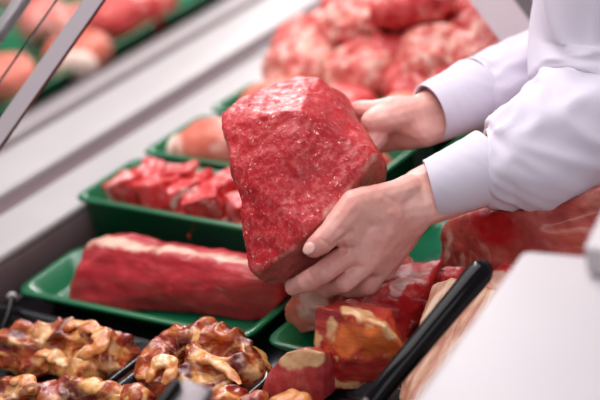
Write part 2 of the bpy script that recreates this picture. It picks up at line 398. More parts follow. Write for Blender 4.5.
for layer, (z, nx, ny) in enumerate(((.034, 7, 2), (.055, 7, 2))):
    for i in range(nx):
        for j in range(ny):
            sp.append((Vector((.034+layer*.012+i*.044+random.uniform(-.005, .005), .158+j*.036+random.uniform(-.004, .004), z+random.uniform(-.003, .004))), random.uniform(0, 3)))
specs = [dict(size=(.042+random.uniform(-.006, .008), .038, .033+random.uniform(-.002, .006)), p=4, layers=[(.004, 40, 'n'), (.0014, 110, 'n')], seed=k, sub=3) for k in range(5)]
place_lumps('beef_chunk', 'bright red cube of raw stewing beef heaped in the deep green bin', 'meat', 'red beef chunks in the bin', sp, M['chunk'], specs)
# pale pork in the second bin
for k, (x, y, z, sx, sy, sz, rz, lab) in enumerate([
    (.085, .300, .036, .155, .080, .070, .25, 'pale pink pork fillet with a whitish tip at the left of the second bin'),
    (.205, .300, .034, .100, .080, .055, -.2, 'pale pork piece beside the fillet in the second bin'),
    (.292, .300, .030, .075, .085, .055, .1, 'pale pork piece at the right end of the second bin')]):
    o = obj('pork_piece', lump((x, y, z), (sx, sy, sz), rz, 2.5, [(.006, 18, 'n'), (.002, 60, 'n')], k+20), M['pork']); tag(o, lab, 'meat')
    if k == 0:
        obj('fat_tip', lump((x-.062, y-.022, z+.014), (.034, .042, .040), rz, 2.3, [(.003, 40, 'n')], 3, sub=3), M['porkfat'], o)['label'] = 'white fat tip'
for k, (x, y, sx, rz, lab) in enumerate([(.075, .435, .11, .3, 'pink meat piece at the left of the third bin'), (.18, .435, .10, -.2, 'pink meat piece in the middle of the third bin'), (.28, .435, .09, .2, 'pink meat piece at the right of the third bin')]):
    tag(obj('pork_piece', lump((x, y-.008, .036), (sx, .075, .075), rz, 2.5, [(.007, 20, 'n')], k+30), M['pilered' if k == 1 else 'pork']), lab, 'meat')
for k, (x, y, rz, lab) in enumerate([(.44, .40, .3, 'pale meat piece in the bin behind the near wrist'), (.55, .40, -.3, 'pale meat piece in the bin under the sleeves'), (.65, .40, .1, 'pale meat piece at the right end of the bin under the sleeves')]):
    tag(obj('pork_piece', lump((x, y, .012), (.09, .075, .050), rz, 2.5, [(.006, 25, 'n')], k+40), M['pilefat']), lab, 'meat')

# ------------------------------------------------------------------ far heap of mixed cuts
TONE = {'pile': 'pink marbled', 'pilered': 'deep red', 'pilefat': 'creamy fatty'}
rows = ['first row', 'second row', 'third row', 'fourth row', 'fifth row', 'back row']
cols = ['nearest the ledge', 'second from the ledge', 'third from the ledge', 'fourth from the ledge']
kinds = ['pile', 'pile', 'pilefat', 'pile', 'pile', 'pilefat', 'pilered', 'pilefat', 'pilered', 'pile', 'pilefat', 'pilefat', 'pile', 'pilered', 'pile', 'pilered', 'pilered', 'pilefat', 'pile', 'pile', 'pile', 'pile', 'pilered', 'pile']
rr = random.Random(12); kk = 0
deps = ['at its front edge', 'just behind its front edge', 'in its front half', 'across its middle', 'behind its middle', 'in its rear half', 'near its back', 'at its back edge']
for r_ in range(8):
    for c_ in range(4):
        k = r_*4+c_; x = .055+c_*.103+rr.uniform(-.012, .012); y = .545+r_*.108+rr.uniform(-.012, .012); mt = rr.choice(['pile', 'pile', 'pile', 'pile', 'pilered'])
        o = obj('meat_cut', lump((x, y, .052+rr.uniform(0, .01)), (.125, .120, .085+rr.uniform(0, .02)), rr.uniform(-.6, .6), 2.8, [(.014, 17, 'n'), (.008, 40, 'r'), (.003, 80, 'n')], k+50), M[mt])
        tag(o, f'{TONE[mt]} cut in the far heap, {deps[r_]}, {cols[c_]}', 'meat', 'cuts in the far heap')
for r_ in range(7):
    for c_ in range(3):
        k = r_*3+c_; x = .10+c_*.108+rr.uniform(-.02, .02); y = .575+r_*.112+rr.uniform(-.02, .02); mt = rr.choice(['pile', 'pilefat', 'pile', 'pilered'])
        o = obj('meat_slice', lump((x, y, .125+rr.uniform(0, .015)), (rr.uniform(.07, .12), rr.uniform(.06, .09), rr.uniform(.035, .055)), rr.uniform(-1.5, 1.5), 2.4, [(.012, 24, 'n'), (.006, 50, 'r')], k+190, tilt=rr.uniform(-.3, .3), roll=rr.uniform(-.3, .3)), M[mt])
        tag(o, f'{TONE[mt]} slice on top of the far heap, {deps[r_]}, ' + ['ledge side', 'middle', 'sleeve side'][c_], 'meat', 'slices on top of the far heap')
for k, (x, y, z, s_, mt, lab) in enumerate([(.06, .505, .052, .10, 'pile', 'pink cut hanging over the front rim of the far tray at the ledge end'), (.165, .500, .052, .11, 'pile', 'pink cut over the front rim of the far tray, above the held beef'),
    (.265, .500, .048, .11, 'pilered', 'deep red cut over the front rim of the far tray, above the far wrist'), (.365, .500, .048, .11, 'pile', 'pink cut over the front rim of the far tray, beside the far cuff')]):
    tag(obj('meat_cut', lump((x, y, z), (s_, .09, .075), .3*k, 2.6, [(.012, 17, 'n'), (.006, 40, 'r')], k+240), M[mt]), lab, 'meat')
# white card standing at the end of the bins
bm = bmesh.new(); a = W(316, 62, .075); a.x = -.05; box(bm, a.x-.016, a.x+.022, a.y-.004, a.y-.001, .0605, .085, .0008)
c_ = obj('price_card', bm, M['tag']); tag(c_, 'small blurred white card standing between ledge and far heap', 'card')
b2 = bmesh.new(); box(b2, a.x-.014, a.x+.020, a.y-.012, a.y+.010, .0601, .064, .001); obj('card_foot', b2, M['tag'], c_)

# ------------------------------------------------------------------ trays and meat built solid in place of a reflection, upper left
def farpt(x_, y_, z): return W(x_, y_, z)
tray('green_tray', -.80, -.43, .30, .545, 0, .04, M['green'], 'stand-in for a reflected green tray beyond the ledge at far left, behind the glass', r=.02, floor_sheen=M['greensheen'])
tray('green_tray', -.80, -.43, .56, .735, 0, .04, M['green'], 'stand-in for a reflected green tray beyond the ledge holding pale round chops', r=.02)
tray('green_tray', -.80, -.43, .75, .98, 0, .04, M['green'], 'stand-in for a reflected green tray beyond the ledge holding red meat strips at the top', r=.02)
tray('green_tray', -1.20, -.81, .45, .98, 0, .04, M['green'], 'outermost stand-in for a reflected green tray beyond the ledge in the top left corner', r=.02)
for k, (u, v_, s_, sz, mt, lab) in enumerate([
    (78, 50, .115, .045, 'pork', 'pale round pork chop, lowest in the built reflection beyond the ledge'),
    (72, 25, .10, .05, 'pile', 'pink round pork chop above the lowest chop in the built reflection beyond the ledge'),
    (118, 18, .11, .05, 'pilered', 'red meat strip at the top in the built reflection beyond the ledge, left of its neighbour'),
    (145, 8, .11, .05, 'pilered', 'red meat strip at the top in the built reflection beyond the ledge, right of its neighbour'),
    (47, 20, .10, .05, 'pile', 'red meat piece of the built reflection seen between the glass seam and the steel strip'),
    (4, 78, .12, .05, 'pork', 'pink meat piece at the left frame edge in the built reflection beyond the glass'),
    (28, -8, .12, .05, 'pile', 'pale meat piece in the top left corner in the built reflection beyond the glass')]):
    p = W(u, v_, .045); o = obj('pork_chop' if 'chop' in lab else 'meat_cut', lump((p.x, p.y, .010), (s_, s_*.85, sz+.02), .5*k, 2.4, [(.010, 18, 'n'), (.003, 50, 'n')], k+120), M[mt]); tag(o, lab, 'meat')
    if k == 0: obj('fat_rim', lump((p.x+.02, p.y-.038, .012), (.10, .035, .05), .2, 2.3, [(.003, 40, 'n')], 3, sub=3), M['porkfat'], o)['label'] = 'whitish fat rim'

# glass guard with its steel edge strip
g0 = E(-52, 207, 1.88); g1 = E(150, -80, 1.80)
dd = (g1-g0).normalized(); side = RW @ Vector((.82, -.57, .1))
gg = empty('glass_guard', (g0.x, g0.y, .06)); tag(gg, 'sloping glass guard with a narrow steel edge strip crossing the top left corner', 'glass guard')
bm = bmesh.new(); bar(bm, g0, g1, .0165, .006, side, .0008); obj('edge_strip', bm, M['strip_'], gg, smooth=False)['label'] = 'narrow pale steel edge strip'
off = (side-dd*side.dot(dd)).normalized()
bm = bmesh.new(); bar(bm, g0+off*.0095, g1+off*.0095, .0024, .005, side, .0003); obj('seal', bm, M['redtrim'], gg)['label'] = 'thin dark red seal'
gl = -off
bm = bmesh.new(); q0 = g0+gl*.0084; q1 = g1+gl*.0084; n_ = dd.cross(off)*.0025
vs = [q0, q1, q1+gl*.22, q0+gl*.22]
lo_ = [bm.verts.new(p-n_) for p in vs]; hi_ = [bm.verts.new(p+n_) for p in vs]
bm.faces.new(lo_[::-1]); bm.faces.new(hi_)
for k in range(4): bm.faces.new((lo_[k], lo_[(k+1) % 4], hi_[(k+1) % 4], hi_[k]))
pane = obj('glass_pane', bm, M['glass'], gg, smooth=False)
bm = bmesh.new(); bar(bm, g0+gl*.034, g1+gl*.034, .0009, .006, side, 0); obj('pane_seam', bm, M['handle'], pane)['label'] = 'thin dark seam in the glass'
bm = bmesh.new(); bar(bm, g0+gl*.066, g1+gl*.066, .016, .003, side, .0006); obj('clamp_rail', bm, M['steelw'], gg)['label'] = 'pale blurred clamp rail'
bm = bmesh.new(); box(bm, g0.x-.02, g0.x+.02, g0.y-.02, g0.y+.02, .0605, max(.065, g0.z+.004), .002); obj('foot', bm, M['steel'], gg)

# grey post at the top right with its side panel
p0 = E(532, 54, 1.985); p1 = E(372, -160, 2.02)
bm = bmesh.new(); sd = RW @ Vector((.83, .56, .15)); bar(bm, p0, p1, .040, .012, sd, .001)
po = obj('steel_bracket', bm, M['strip_'], smooth=False); tag(po, 'flat grey steel bracket sloping down behind the sleeves at top right', 'bracket')
d2 = (p1-p0).normalized(); o2 = (sd-d2*sd.dot(d2)).normalized()
bm = bmesh.new(); bar(bm, p0+o2*.043, p1+o2*.043, .044, .006, sd, .001); sp_ = obj('side_panel', bm, M['darksteel'], po, smooth=False); sp_['label'] = 'darker grey side panel'
bm = bmesh.new(); bar(bm, p0+o2*.038, p1+o2*.038, .002, .009, sd, 0); obj('panel_seam', bm, M['steelw'], sp_)
bm = bmesh.new(); box(bm, p1.x-.02, p1.x+.06, p1.y-.03, 2.19, p1.z-.02, p1.z+.02, .003); obj('top_rail', bm, M['steel'], po)
bm = bmesh.new(); box(bm, p1.x-.02, p1.x+.04, 2.15, 2.19, .0005, p1.z-.02, .003); obj('upright', bm, M['steel'], po)

# ------------------------------------------------------------------ black trays in front
tray('black_tray', -.045, .262, -.31, -.045, 0, .022, M['black'], 'black tray under the marinated pork at bottom left', r=.02, tap=.012, lip=.008)
tray('black_tray', .268, .425, -.31, -.045, 0, .022, M['black'], 'black tray under the middle piece of marinated pork', r=.02, tap=.012, lip=.008)
tray('black_tray', .431, .80, -.31, -.018, 0, .022, M['black'], 'black tray under the smoked ham pieces', r=.02, tap=.012, lip=.008)
a = W(12, 299, .03)
bm = bmesh.new(); tube(bm, spline([W(2, 330, .02), W(9, 312, .028), W(12, 298, .034)], 5), [.0045]*10+[.005], 12)
bm = remesh(bm, .001, 2); cl = obj('tray_clip', bm, M['handle']); tag(cl, 'small black clip with a bright metal tip at left edge', 'clip')
bm = bmesh.new(); bmesh.ops.create_icosphere(bm, subdivisions=3, radius=.0062); bmesh.ops.translate(bm, verts=bm.verts, vec=W(12, 297, .034)); obj('metal_tip', bm, M['steelw'], cl)

# marinated pork necks: a folded slab body with curled fat folds as parts
def neck(label, outline, z0, top, seed, folds, vox=.0018):
    bm = bmesh.new(); rr = random.Random(seed)
    q = []
    for k, lob in enumerate(outline):      # thick folds running into each other (px, py, z, size)
        c = W(lob[0], lob[1], lob[2]); r = lob[3]; q.append((c, r))
    for k in range(len(q)):
        near = sorted(range(len(q)), key=lambda n_: (q[n_][0]-q[k][0]).length)[:3]
        sp_ = []
        for n_ in near:
            c, r = q[n_]
            sp_ += [(c+Vector((rr.uniform(-.3, .3)*r, rr.uniform(-.3, .3)*r, r*.38)), r*.5), (Vector((c.x, c.y, .012)), r*.85)]
        caps(bm, *sp_)
    bm = remesh(bm, vox, 2)
    for pts, r in folds:      # fat folds stand slightly proud of the lean
        pass
    bm = rough(bm, [(.0052, 34, 'r'), (.0045, 22, 'n'), (.0012, 90, 'r'), (.0004, 240, 'n')], seed)
    for v in bm.verts:
        if v.co.z < .0055: v.co.z = .0055
    lines = []
    for _ in range(9):
        lb = rr.choice(outline); c = W(lb[0]+rr.uniform(-14, 14), lb[1]+rr.uniform(-8, 8), lb[2]+lb[3]*.6); an = rr.uniform(-.6, .7)
        lines.append(([c, c+Vector((math.cos(an), math.sin(an), rr.uniform(-.4, .1)))*rr.uniform(.012, .03)], rr.uniform(.003, .007)))
    paint(bm, 'fatmask', lines, seed, .006, .4)
    lines = []
    for _ in range(3):
        lb = rr.choice(outline); c = W(lb[0]+rr.uniform(-14, 14), lb[1]+rr.uniform(-8, 8), lb[2]+lb[3]*.5); lines.append(([c, c+Vector((rr.uniform(-.02, .02), 0, rr.uniform(-.01, .01)))], rr.uniform(.007, .011)))
    paint(bm, 'altmask', lines, seed+5, .006, .4)
    o = obj('marinated_pork', bm, M['neck']); tag(o, label, 'meat')
    for pts, r in folds:
        b = bmesh.new(); P2 = spline([W(*p)-Vector((0, 0, .003)) for p in pts], 6)
        tube(b, P2, [1.2*r*(.5+.6*math.sin(math.pi*(i+1)/(len(P2)+1)))*(1+.2*math.sin(i*1.1+seed)) for i in range(len(P2))], 14, flat=.45, up=(0, 0, 1))
        b = rough(remesh(b, .0013, 3), [(.0030, 50, 'n'), (.0012, 130, 'n')], seed+3)
        obj('fat_fold', b, M['neckfat'], o)['label'] = 'curled orange cream fold of fat'
    return o
neck('marinated pork neck with a curled fat fold, largest piece at bottom left',
     [(10, 345, .030, .022, .03, 0, 0), (45, 340, .034, .021, .015, .01, 0), (80, 342, .036, .022, .012, .0, .0), (112, 348, .030, .020, .012, .01, 0), (128, 342, .034, .011, .008, 0, .004),
      (30, 360, .022, .019, .03, 0, 0), (75, 362, .022, .019, .02, 0, 0), (115, 364, .020, .017, .012, 0, 0), (60, 333, .040, .015, .012, 0, 0), (15, 333, .040, .015, .012, 0, 0)], 0, .06, 11,
     [([(62, 326, .056), (80, 322, .060), (97, 328, .060), (101, 340, .056), (90, 349, .050), (76, 352, .046)], .0075),
      ([(35, 352, .044), (48, 352, .045), (60, 358, .040), (66, 365, .036)], .007),
      ])
neck('bumpy marinated pork piece at the very front of the bottom left tray',
     [(10, 388, .030, .017, .015, 0, 0), (40, 394, .028, .016, .015, 0, 0), (70, 392, .030, .015, .012, 0, 0), (100, 396, .028, .015, .012, 0, 0), (125, 402, .026, .014, .01, 0, 0), (55, 408, .020, .02, .04, 0, 0), (5, 408, .020, .02, .04, 0, 0)], 0, .05, 13,
     [([(10, 378, .046), (24, 378, .046), (34, 388, .042)], .007)])
neck('marinated pork neck with dark marbling in the middle black tray',
     [(175, 345, .034, .020, .01, .01, 0), (205, 340, .036, .021, .012, 0, 0), (235, 345, .036, .019, .010, 0, 0), (165, 372, .028, .019, .01, 0, 0), (200, 368, .028, .021, .015, 0, 0), (240, 372, .026, .020, .008, 0, 0), (215, 385, .020, .018, .02, 0, 0), (148, 380, .02, .013, .008, 0, 0), (246, 352, .034, .016, .01, 0, 0), (255, 372, .022, .014, .01, 0, 0), (155, 352, .030, .015, .01, 0, 0), (185, 390, .02, .014, .01, 0, 0)], 0, .06, 17,
     [
      ([(146, 380, .036), (153, 366, .046), (165, 356, .050), (172, 368, .044), (162, 382, .036)], .0065),
      ([(196, 356, .05), (212, 358, .048), (228, 368, .042), (240, 382, .036)], .0055),
      ])
for k, (u, v_, lab) in enumerate([(135, 396, 'small crumbly marinated pork scrap left of the blurred steel tip'), (228, 400, 'small crumbly marinated pork scrap right of the blurred steel tip'), (255, 402, 'small crumbly marinated pork scrap beside the left ham piece')]):
    p = W(u, v_, .03); o = obj('pork_scrap', lump((p.x, p.y, .008), (.040, .030, .032), k, 2.4, [(.006, 60, 'n'), (.003, 130, 'n')], k+140), M['neck']); tag(o, lab, 'meat')

# ------------------------------------------------------------------ smoked ham pieces
bm = bmesh.new()
hull(bm, px([(315, 306, .090), (332, 303, .092), (352, 308, .092), (372, 320, .088), (385, 326, .086), (400, 345, .066), (408, 358, .05), (404, 374, .028), (385, 388, .012), (340, 392, .010), (313, 390, .012), (312, 366, .03), (314, 330, .062)])
     + [W(316, 309, .088)+Vector((.01, .045, -.01)), W(372, 320, .088)+Vector((-.005, .04, -.01)), W(313, 390, .012)+Vector((0, .07, 0)), W(385, 388, .012)+Vector((0, .06, 0))])
bm = rough(remesh(bm, .0016, 5), [(.0032, 30, 'n'), (.0012, 90, 'n')], 21)
paint(bm, 'altmask', [(WP((336, 342, .064), (352, 338, .070), (372, 336, .074), (390, 345, .068), (402, 356, .055)), .0155), (WP((330, 316, .088), (350, 318, .088)), .006)], 1, .010)
paint(bm, 'fatmask', [(WP((348, 309, .090), (368, 315, .090), (383, 324, .087), (392, 334, .078)), .007), (WP((316, 342, .058), (324, 336, .066), (330, 324, .076)), .0065), (WP((317, 370, .033), (330, 362, .040), (348, 356, .046), (366, 352, .052), (388, 352, .056)), .0030), (WP((315, 382, .020), (330, 382, .02), (350, 386, .018), (372, 386, .018)), .0045)], 2, .007)
for v in bm.verts:     # two cut grooves across the front
    pass
h = obj('smoked_ham', bm, M['ham']); tag(h, 'large orange red smoked ham block standing at bottom centre', 'meat')
def patch(parent, nm, pts, r, mat, lab, flat=.5, seed=0, up=None):
    b = bmesh.new(); P2 = spline([W(*p) for p in pts], 6); n = len(P2)
    tube(b, P2, [r*(.6+.4*math.sin(math.pi*(i+1)/(n+1))) for i in range(n)], 12, flat=flat, up=up)
    b = rough(remesh(b, .0014, 3), [(.0015, 50, 'n'), (.0006, 160, 'n')], seed); o = obj(nm, b, mat, parent)
    if lab: o['label'] = lab
toward = RW @ Vector((0, 0, 1))
bm = bmesh.new()
hull(bm, px([(262, 388, .024), (268, 372, .040), (284, 352, .060), (300, 349, .062), (322, 352, .060), (325, 372, .040), (322, 402, .010), (262, 408, .008), (256, 402, .010)]) + [W(284, 352, .06)+Vector((.01, .03, -.01)), W(322, 352, .06)+Vector((0, .02, -.01)), W(256, 402, .01)+Vector((.02, .07, 0)), W(322, 402, .01)+Vector((0, .05, 0))])
bm = rough(remesh(bm, .0016, 5), [(.003, 30, 'n'), (.001, 100, 'n')], 23)
paint(bm, 'fatmask', [(WP((288, 360, .056), (300, 357, .060), (322, 358, .060)), .013)], 4, .003, .15)
h2 = obj('smoked_ham', bm, M['hamface']); tag(h2, 'smaller smoked ham piece with red face and cream cap, left of the ham block', 'meat')
for k, (u, v_) in enumerate([(300, 404)]):
    p = W(u, v_, .02); tag(obj('pork_scrap', lump((p.x, p.y-.01, .008), (.05, .03, .03), k, 2.4, [(.006, 60, 'n')], 150), M['neckfat']), 'orange meat scrap at the bottom edge under the left ham piece', 'meat')

# ------------------------------------------------------------------ cuts on the small green tray
bm = bmesh.new()
hull(bm, px([(284, 305, .05), (290, 294, .062), (305, 288, .068), (325, 290, .066), (330, 310, .045), (325, 332, .016), (300, 334, .012), (286, 322, .022)]) + [W(305, 288, .068)+Vector((0, .03, -.01)), W(300, 334, .012)+Vector((0, .06, 0)), W(325, 332, .012)+Vector((0, .06, 0))])
bm = rough(remesh(bm, .0022, 4), [(.004, 26, 'n'), (.001, 90, 'n')], 25)
paint(bm, 'fatmask', [(WP((305, 300, .062), (318, 296, .066), (324, 312, .05)), .014)], 4, .006)
tag(obj('pork_piece', bm, M['pork']), 'pale pink pork piece on the small green tray below the fingertips', 'meat')
bm = bmesh.new()
hull(bm, px([(350, 292, .062), (352, 288, .068), (392, 284, .076), (428, 280, .076), (432, 284, .07), (424, 320, .03), (400, 342, .014), (356, 338, .010), (350, 312, .035)]) + [W(352, 288, .066)+Vector((.005, .045, 0)), W(428, 280, .074)+Vector((-.01, .045, 0)), W(356, 338, .010)+Vector((0, .08, 0)), W(400, 340, .012)+Vector((0, .07, 0))])
bm = rough(remesh(bm, .002, 3), [(.003, 30, 'n'), (.001, 100, 'n')], 27)
paint(bm, 'fatmask', [(WP((352, 286, .070), (380, 283, .076), (428, 280, .078)), .004), (WP((370, 272, .076), (400, 270, .08), (420, 270, .08)), .005)], 4, .008)
bb = obj('beef_block', bm, M['chunk']); tag(bb, 'block of red beef with a white marbled top, right of the fingers', 'meat')
for k, (u, v_, lab) in enumerate([(334, 292, 'small dark red meat scrap between pale pork and beef block'), (345, 283, 'small dark red meat scrap under the curled fingers'), (392, 270, 'pinkish meat lump resting behind the beef block')]):
    p = W(u, v_, .05); tag(obj('meat_scrap', lump((p.x, p.y+.012, .012), (.042, .04, .048 if k < 2 else .045), k, 2.6, [(.004, 50, 'n')], 160+k), M['pilered' if k < 2 else 'pile']), lab, 'meat')

# big beef at right and striped belly
bm = bmesh.new()
hull(bm, px([(447, 222, .085), (444, 262, .035), (446, 282, .012), (470, 218, .10), (520, 212, .12), (600, 190, .14), (680, 190, .12), (680, 300, .02), (600, 330, .02), (540, 320, .02), (500, 300, .03)]) + [W(447, 222, .08)+Vector((.03, .03, 0)), W(600, 190, .13)+Vector((0, .02, 0)), W(446, 282, .012)+Vector((.03, .09, 0)), W(680, 300, .02)+Vector((-.05, .1, 0))])
bm = rough(remesh(bm, .0028, 4), [(.010, 16, 'n'), (.004, 45, 'n'), (.0012, 120, 'n')], 31)
paint(bm, 'altmask', [(WP((488, 222, .10), (505, 228, .10)), .020)], 1, .006)
paint(bm, 'fatmask', [(WP((462, 270, .04), (466, 245, .070), (472, 222, .092)), .003), (WP((450, 232, .08), (447, 262, .04)), .004)], 1, .006)
bg = obj('beef_quarter', bm, M['bigbeef']); tag(bg, 'large piece of brownish red beef with a bright red eye, below the near sleeve', 'meat')
for k, (u, v_, lab) in enumerate([(452, 275, 'small glistening beef trimming left of the black handle tip'), (508, 272, 'small glistening beef trimming right of the black handle tip'), (497, 283, 'small pale trimming just below the black handle tip')]):
    p = W(u, v_, .06); tag(obj('meat_scrap', lump((p.x, p.y, .035), (.04, .03, .032), k, 2.6, [(.005, 60, 'n')], 170+k), M['chunk' if k < 2 else 'pilefat']), lab, 'meat')
bm = bmesh.new()
hull(bm, px([(434, 284, .082), (450, 278, .086), (500, 290, .080), (530, 310, .07), (520, 400, .02), (420, 430, .012), (398, 400, .02), (404, 370, .040), (420, 320, .066)]) + [W(450, 278, .086)+Vector((.01, .03, -.03)), W(530, 310, .07)+Vector((0, .04, -.03)), W(404, 370, .012)+Vector((0, .04, 0))])
bm = rough(remesh(bm, .0025, 4), [(.003, 22, 'n'), (.001, 90, 'n')], 33)
tag(obj('pork_belly', bm, M['belly']), 'tan and pink striped slab of pork behind the black handle', 'meat')

# ------------------------------------------------------------------ utensils
t = empty('serving_tongs', W(380, 400, .03)); tag(t, 'glossy black handled serving utensil lying diagonally at bottom right', 'utensil')
bm = bmesh.new(); hp_ = spline([(*E(368, 408, 1.545), .0105), (*E(395, 374, 1.55), .0112), (*E(425, 338, 1.56), .0116), (*E(455, 302, 1.57), .0122), (*E(477, 276, 1.58), .0130), (*E(485, 267, 1.585), .0095), (*E(488, 264, 1.587), .004)], 6)
tube(bm, [p[:3] for p in hp_], [p[3] for p in hp_], 28, up=toward); obj('handle', bm, M['handle'], t)
bm = bmesh.new(); bar(bm, E(372, 403, 1.538), E(330, 452, 1.535), .016, .003, RW @ Vector((.8, -.6, 0)), .001); obj('metal_shank', bm, M['steel'], t)['label'] = 'dull steel shank'
u = empty('steel_spatula', E(170, 450, 1.42)); tag(u, 'out of focus grey steel utensil tip with dark edge poking in at the bottom', 'utensil')
a0 = E(199, 386, 1.44); a1 = E(150, 452, 1.40); sv = RW @ Vector((.8, -.15, .3))
bm = bmesh.new(); bar(bm, a0, a1, .032, .010, sv, .003); obj('blade', bm, M['darksteel'], u)['label'] = 'grey steel blade'
bm = bmesh.new(); bar(bm, a0+RW @ Vector((-.017, .004, .003)), a1+RW @ Vector((-.017, .004, .003)), .008, .012, sv, .003); obj('dark_edge', bm, M['handle'], u)

# ------------------------------------------------------------------ white foreground housing (stands on a rear worktop)
A = W(404, 408, .235); B = W(522, 248, .235); Cc = W(800, 272, .235)
sc = empty('white_scale', (A.x+.1, A.y+.05, 0)); tag(sc, 'large plain white appliance housing, out of focus at bottom right', 'appliance')
def prism(bm, poly, z0, z1, bev=.006):
    lo = [bm.verts.new((p.x, p.y, z0)) for p in poly]; hi = [bm.verts.new((p.x, p.y, z1)) for p in poly]; n = len(poly)
    bm.faces.new(lo[::-1]); bm.faces.new(hi)
    for k in range(n): bm.faces.new((lo[k], lo[(k+1) % n], hi[(k+1) % n], hi[k]))
    bmesh.ops.recalc_face_normals(bm, faces=bm.faces)
    bmesh.ops.bevel(bm, geom=list(bm.edges), offset=bev, segments=3, affect='EDGES', profile=.5)
A2 = A+(A-B)*.6
bm = bmesh.new(); prism(bm, [A2, B, Cc, Cc+(A2-B)], .003, .235, .008); hs = obj('housing', bm, M['white'], sc)
B3 = W(566, 262, .24); 
bm = bmesh.new(); prism(bm, [W(583, 247, .262), W(612, 186, .262), W(720, 196, .262), W(700, 262, .262)], .2355, .262, .004); obj('raised_cover', bm, M['white'], sc)
bm = bmesh.new(); mx = Vector((max(A2.x, Cc.x)+.45, 0, 0)); box(bm, .745, mx.x, -1.0, .30, -.90, .0, .004)
tag(obj('rear_worktop', bm, M['steel']), 'steel worktop on the seller side of the counter', 'worktop')

# ------------------------------------------------------------------ the person
px_m = 1/F
def H(u, v, d, r): return (E(u, v, d), r*d/F)
S1 = E(640, -150, 1.72); S2 = S1+Vector((0, .36, 0))
def hand_arm():
    bm = bmesh.new()
    # near (left) hand
    w1, w2 = H(414, 188, 1.705, 17.5), H(418, 210, 1.70, 19)
    f1, f2 = H(480, 162, 1.715, 24), H(485, 182, 1.71, 24)
    caps(bm, w1, w2, f1, f2)
    el = H(600, 140, 1.75, 34); caps(bm, f1, f2, el); caps(bm, el, H(640, -150, 1.72, 45))
    kn = [H(352, 250, 1.672, 12.5), H(367, 262, 1.680, 12.5), H(381, 266, 1.700, 12), H(393, 258, 1.722, 11)]
    caps(bm, w1, w2, H(388, 214, 1.675, 16), kn[0], kn[1]); caps(bm, w1, w2, H(395, 232, 1.70, 16), kn[1], kn[2], kn[3]); caps(bm, w2, H(398, 238, 1.70, 14), kn[3], kn[2])
    cmc = H(396, 195, 1.680, 15.5); mcp = H(354, 205, 1.660, 16); ip = H(332, 232, 1.646, 13.4); tip = H(313.5, 249, 1.643, 10.6)
    caps(bm, w1, cmc); caps(bm, cmc, mcp, H(385, 220, 1.675, 15)); caps(bm, mcp, ip); caps(bm, ip, H(321, 243, 1.643, 12.4)); caps(bm, H(321, 243, 1.643, 12.4), tip)
    caps(bm, mcp, H(360, 232, 1.672, 12), cmc); caps(bm, mcp, ip, H(348, 238, 1.672, 9), H(360, 240, 1.675, 12)); caps(bm, kn[0], H(348, 240, 1.672, 9), H(362, 232, 1.672, 12), H(385, 220, 1.68, 14))
    def fing(a, *js):
        prev = a
        for j in js: caps(bm, prev, j); prev = j
    fing(kn[0], H(324, 272, 1.660, 12.2), H(306, 282, 1.670, 11), H(294, 287, 1.687, 9.6))
    fing(kn[1], H(345, 283, 1.680, 10.6), H(328, 289, 1.705, 9.6), H(316, 285, 1.73, 8.4))
    fing(kn[2], H(368, 286, 1.705, 10.2), H(350, 290, 1.73, 9.2), H(337, 284, 1.755, 8.2))
    fing(kn[3], H(384, 276, 1.73, 9.0), H(369, 282, 1.75, 8.2), H(358, 278, 1.77, 7.2))
    # far (right) hand, mostly behind the meat
    v1, v2 = H(418, 112, 1.80, 17), H(424, 131, 1.80, 17)
    g1, g2 = H(475, 88, 1.83, 23), H(480, 104, 1.83, 24)
    caps(bm, v1, v2, g1, g2); e2 = H(600, 30, 1.96, 34); caps(bm, g1, g2, e2); caps(bm, e2, (S2, .055))
    k2 = [H(364, 110, 1.83, 10.5), H(360, 122, 1.85, 10.5), H(362, 135, 1.865, 10.5), H(368, 146, 1.87, 10)]
    caps(bm, v1, v2, k2[0], k2[1], H(385, 112, 1.81, 12)); caps(bm, v1, v2, k2[1], k2[2], k2[3])
    caps(bm, v1, H(392, 108, 1.80, 12), H(374, 122, 1.795, 14))
    for i, k in enumerate(k2):
        y = 112+12*i; fing(k, H(340, y+2, 1.885, 9.5-.5*i), H(322, y+4, 1.875, 9-.5*i), H(306, y+6, 1.862, 8-.5*i))
    fing(H(376, 136, 1.80, 13), H(366, 148, 1.795, 11.5), H(362, 160, 1.785, 10), H(366, 172, 1.785, 8.5))
    bm = remesh(bm, .0017, 3, .5)
    # creases: wrist fold and thumb web
    cre = [(E(404, 205, 1.66), E(412, 232, 1.675), .0016, .004), (E(337, 243, 1.655), E(352, 232, 1.655), .0022, .003), (E(342, 240, 1.655), E(345, 252, 1.655), .0016, .003), (E(386, 196, 1.66), E(396, 203, 1.66), .0008, .003), (E(322, 240, 1.63), E(331, 246, 1.635), .001, .003), (E(326, 262, 1.65), E(332, 274, 1.65), .0009, .003), (E(309, 272, 1.66), E(314, 282, 1.66), .0008, .003)]
    bm.normal_update(); mv = []
    for v in bm.verts:
        d = .0011*noise.noise(v.co*45)+.0005*noise.noise(v.co*130)
        for a, b_, dep, w in cre:
            ab = b_-a; tt = max(0, min(1, (v.co-a).dot(ab)/ab.length_squared)); q = (v.co-(a+ab*tt))
            vd = (CAM-a).normalized(); q = q-vd*q.dot(vd); ds = q.length
            if ds < w*2: d -= dep*math.exp(-(ds/w)**2*2)
        mv.append(v.normal*d)
    for v, d in zip(bm.verts, mv): v.co += d
    return bm
mid = (S1+S2)/2+Vector((.06, 0, -.01)); hip = mid+Vector((.26, .0, -.50)); neckp = mid+Vector((-.0, 0, .09)); head = neckp+Vector((-.06, 0, .16))
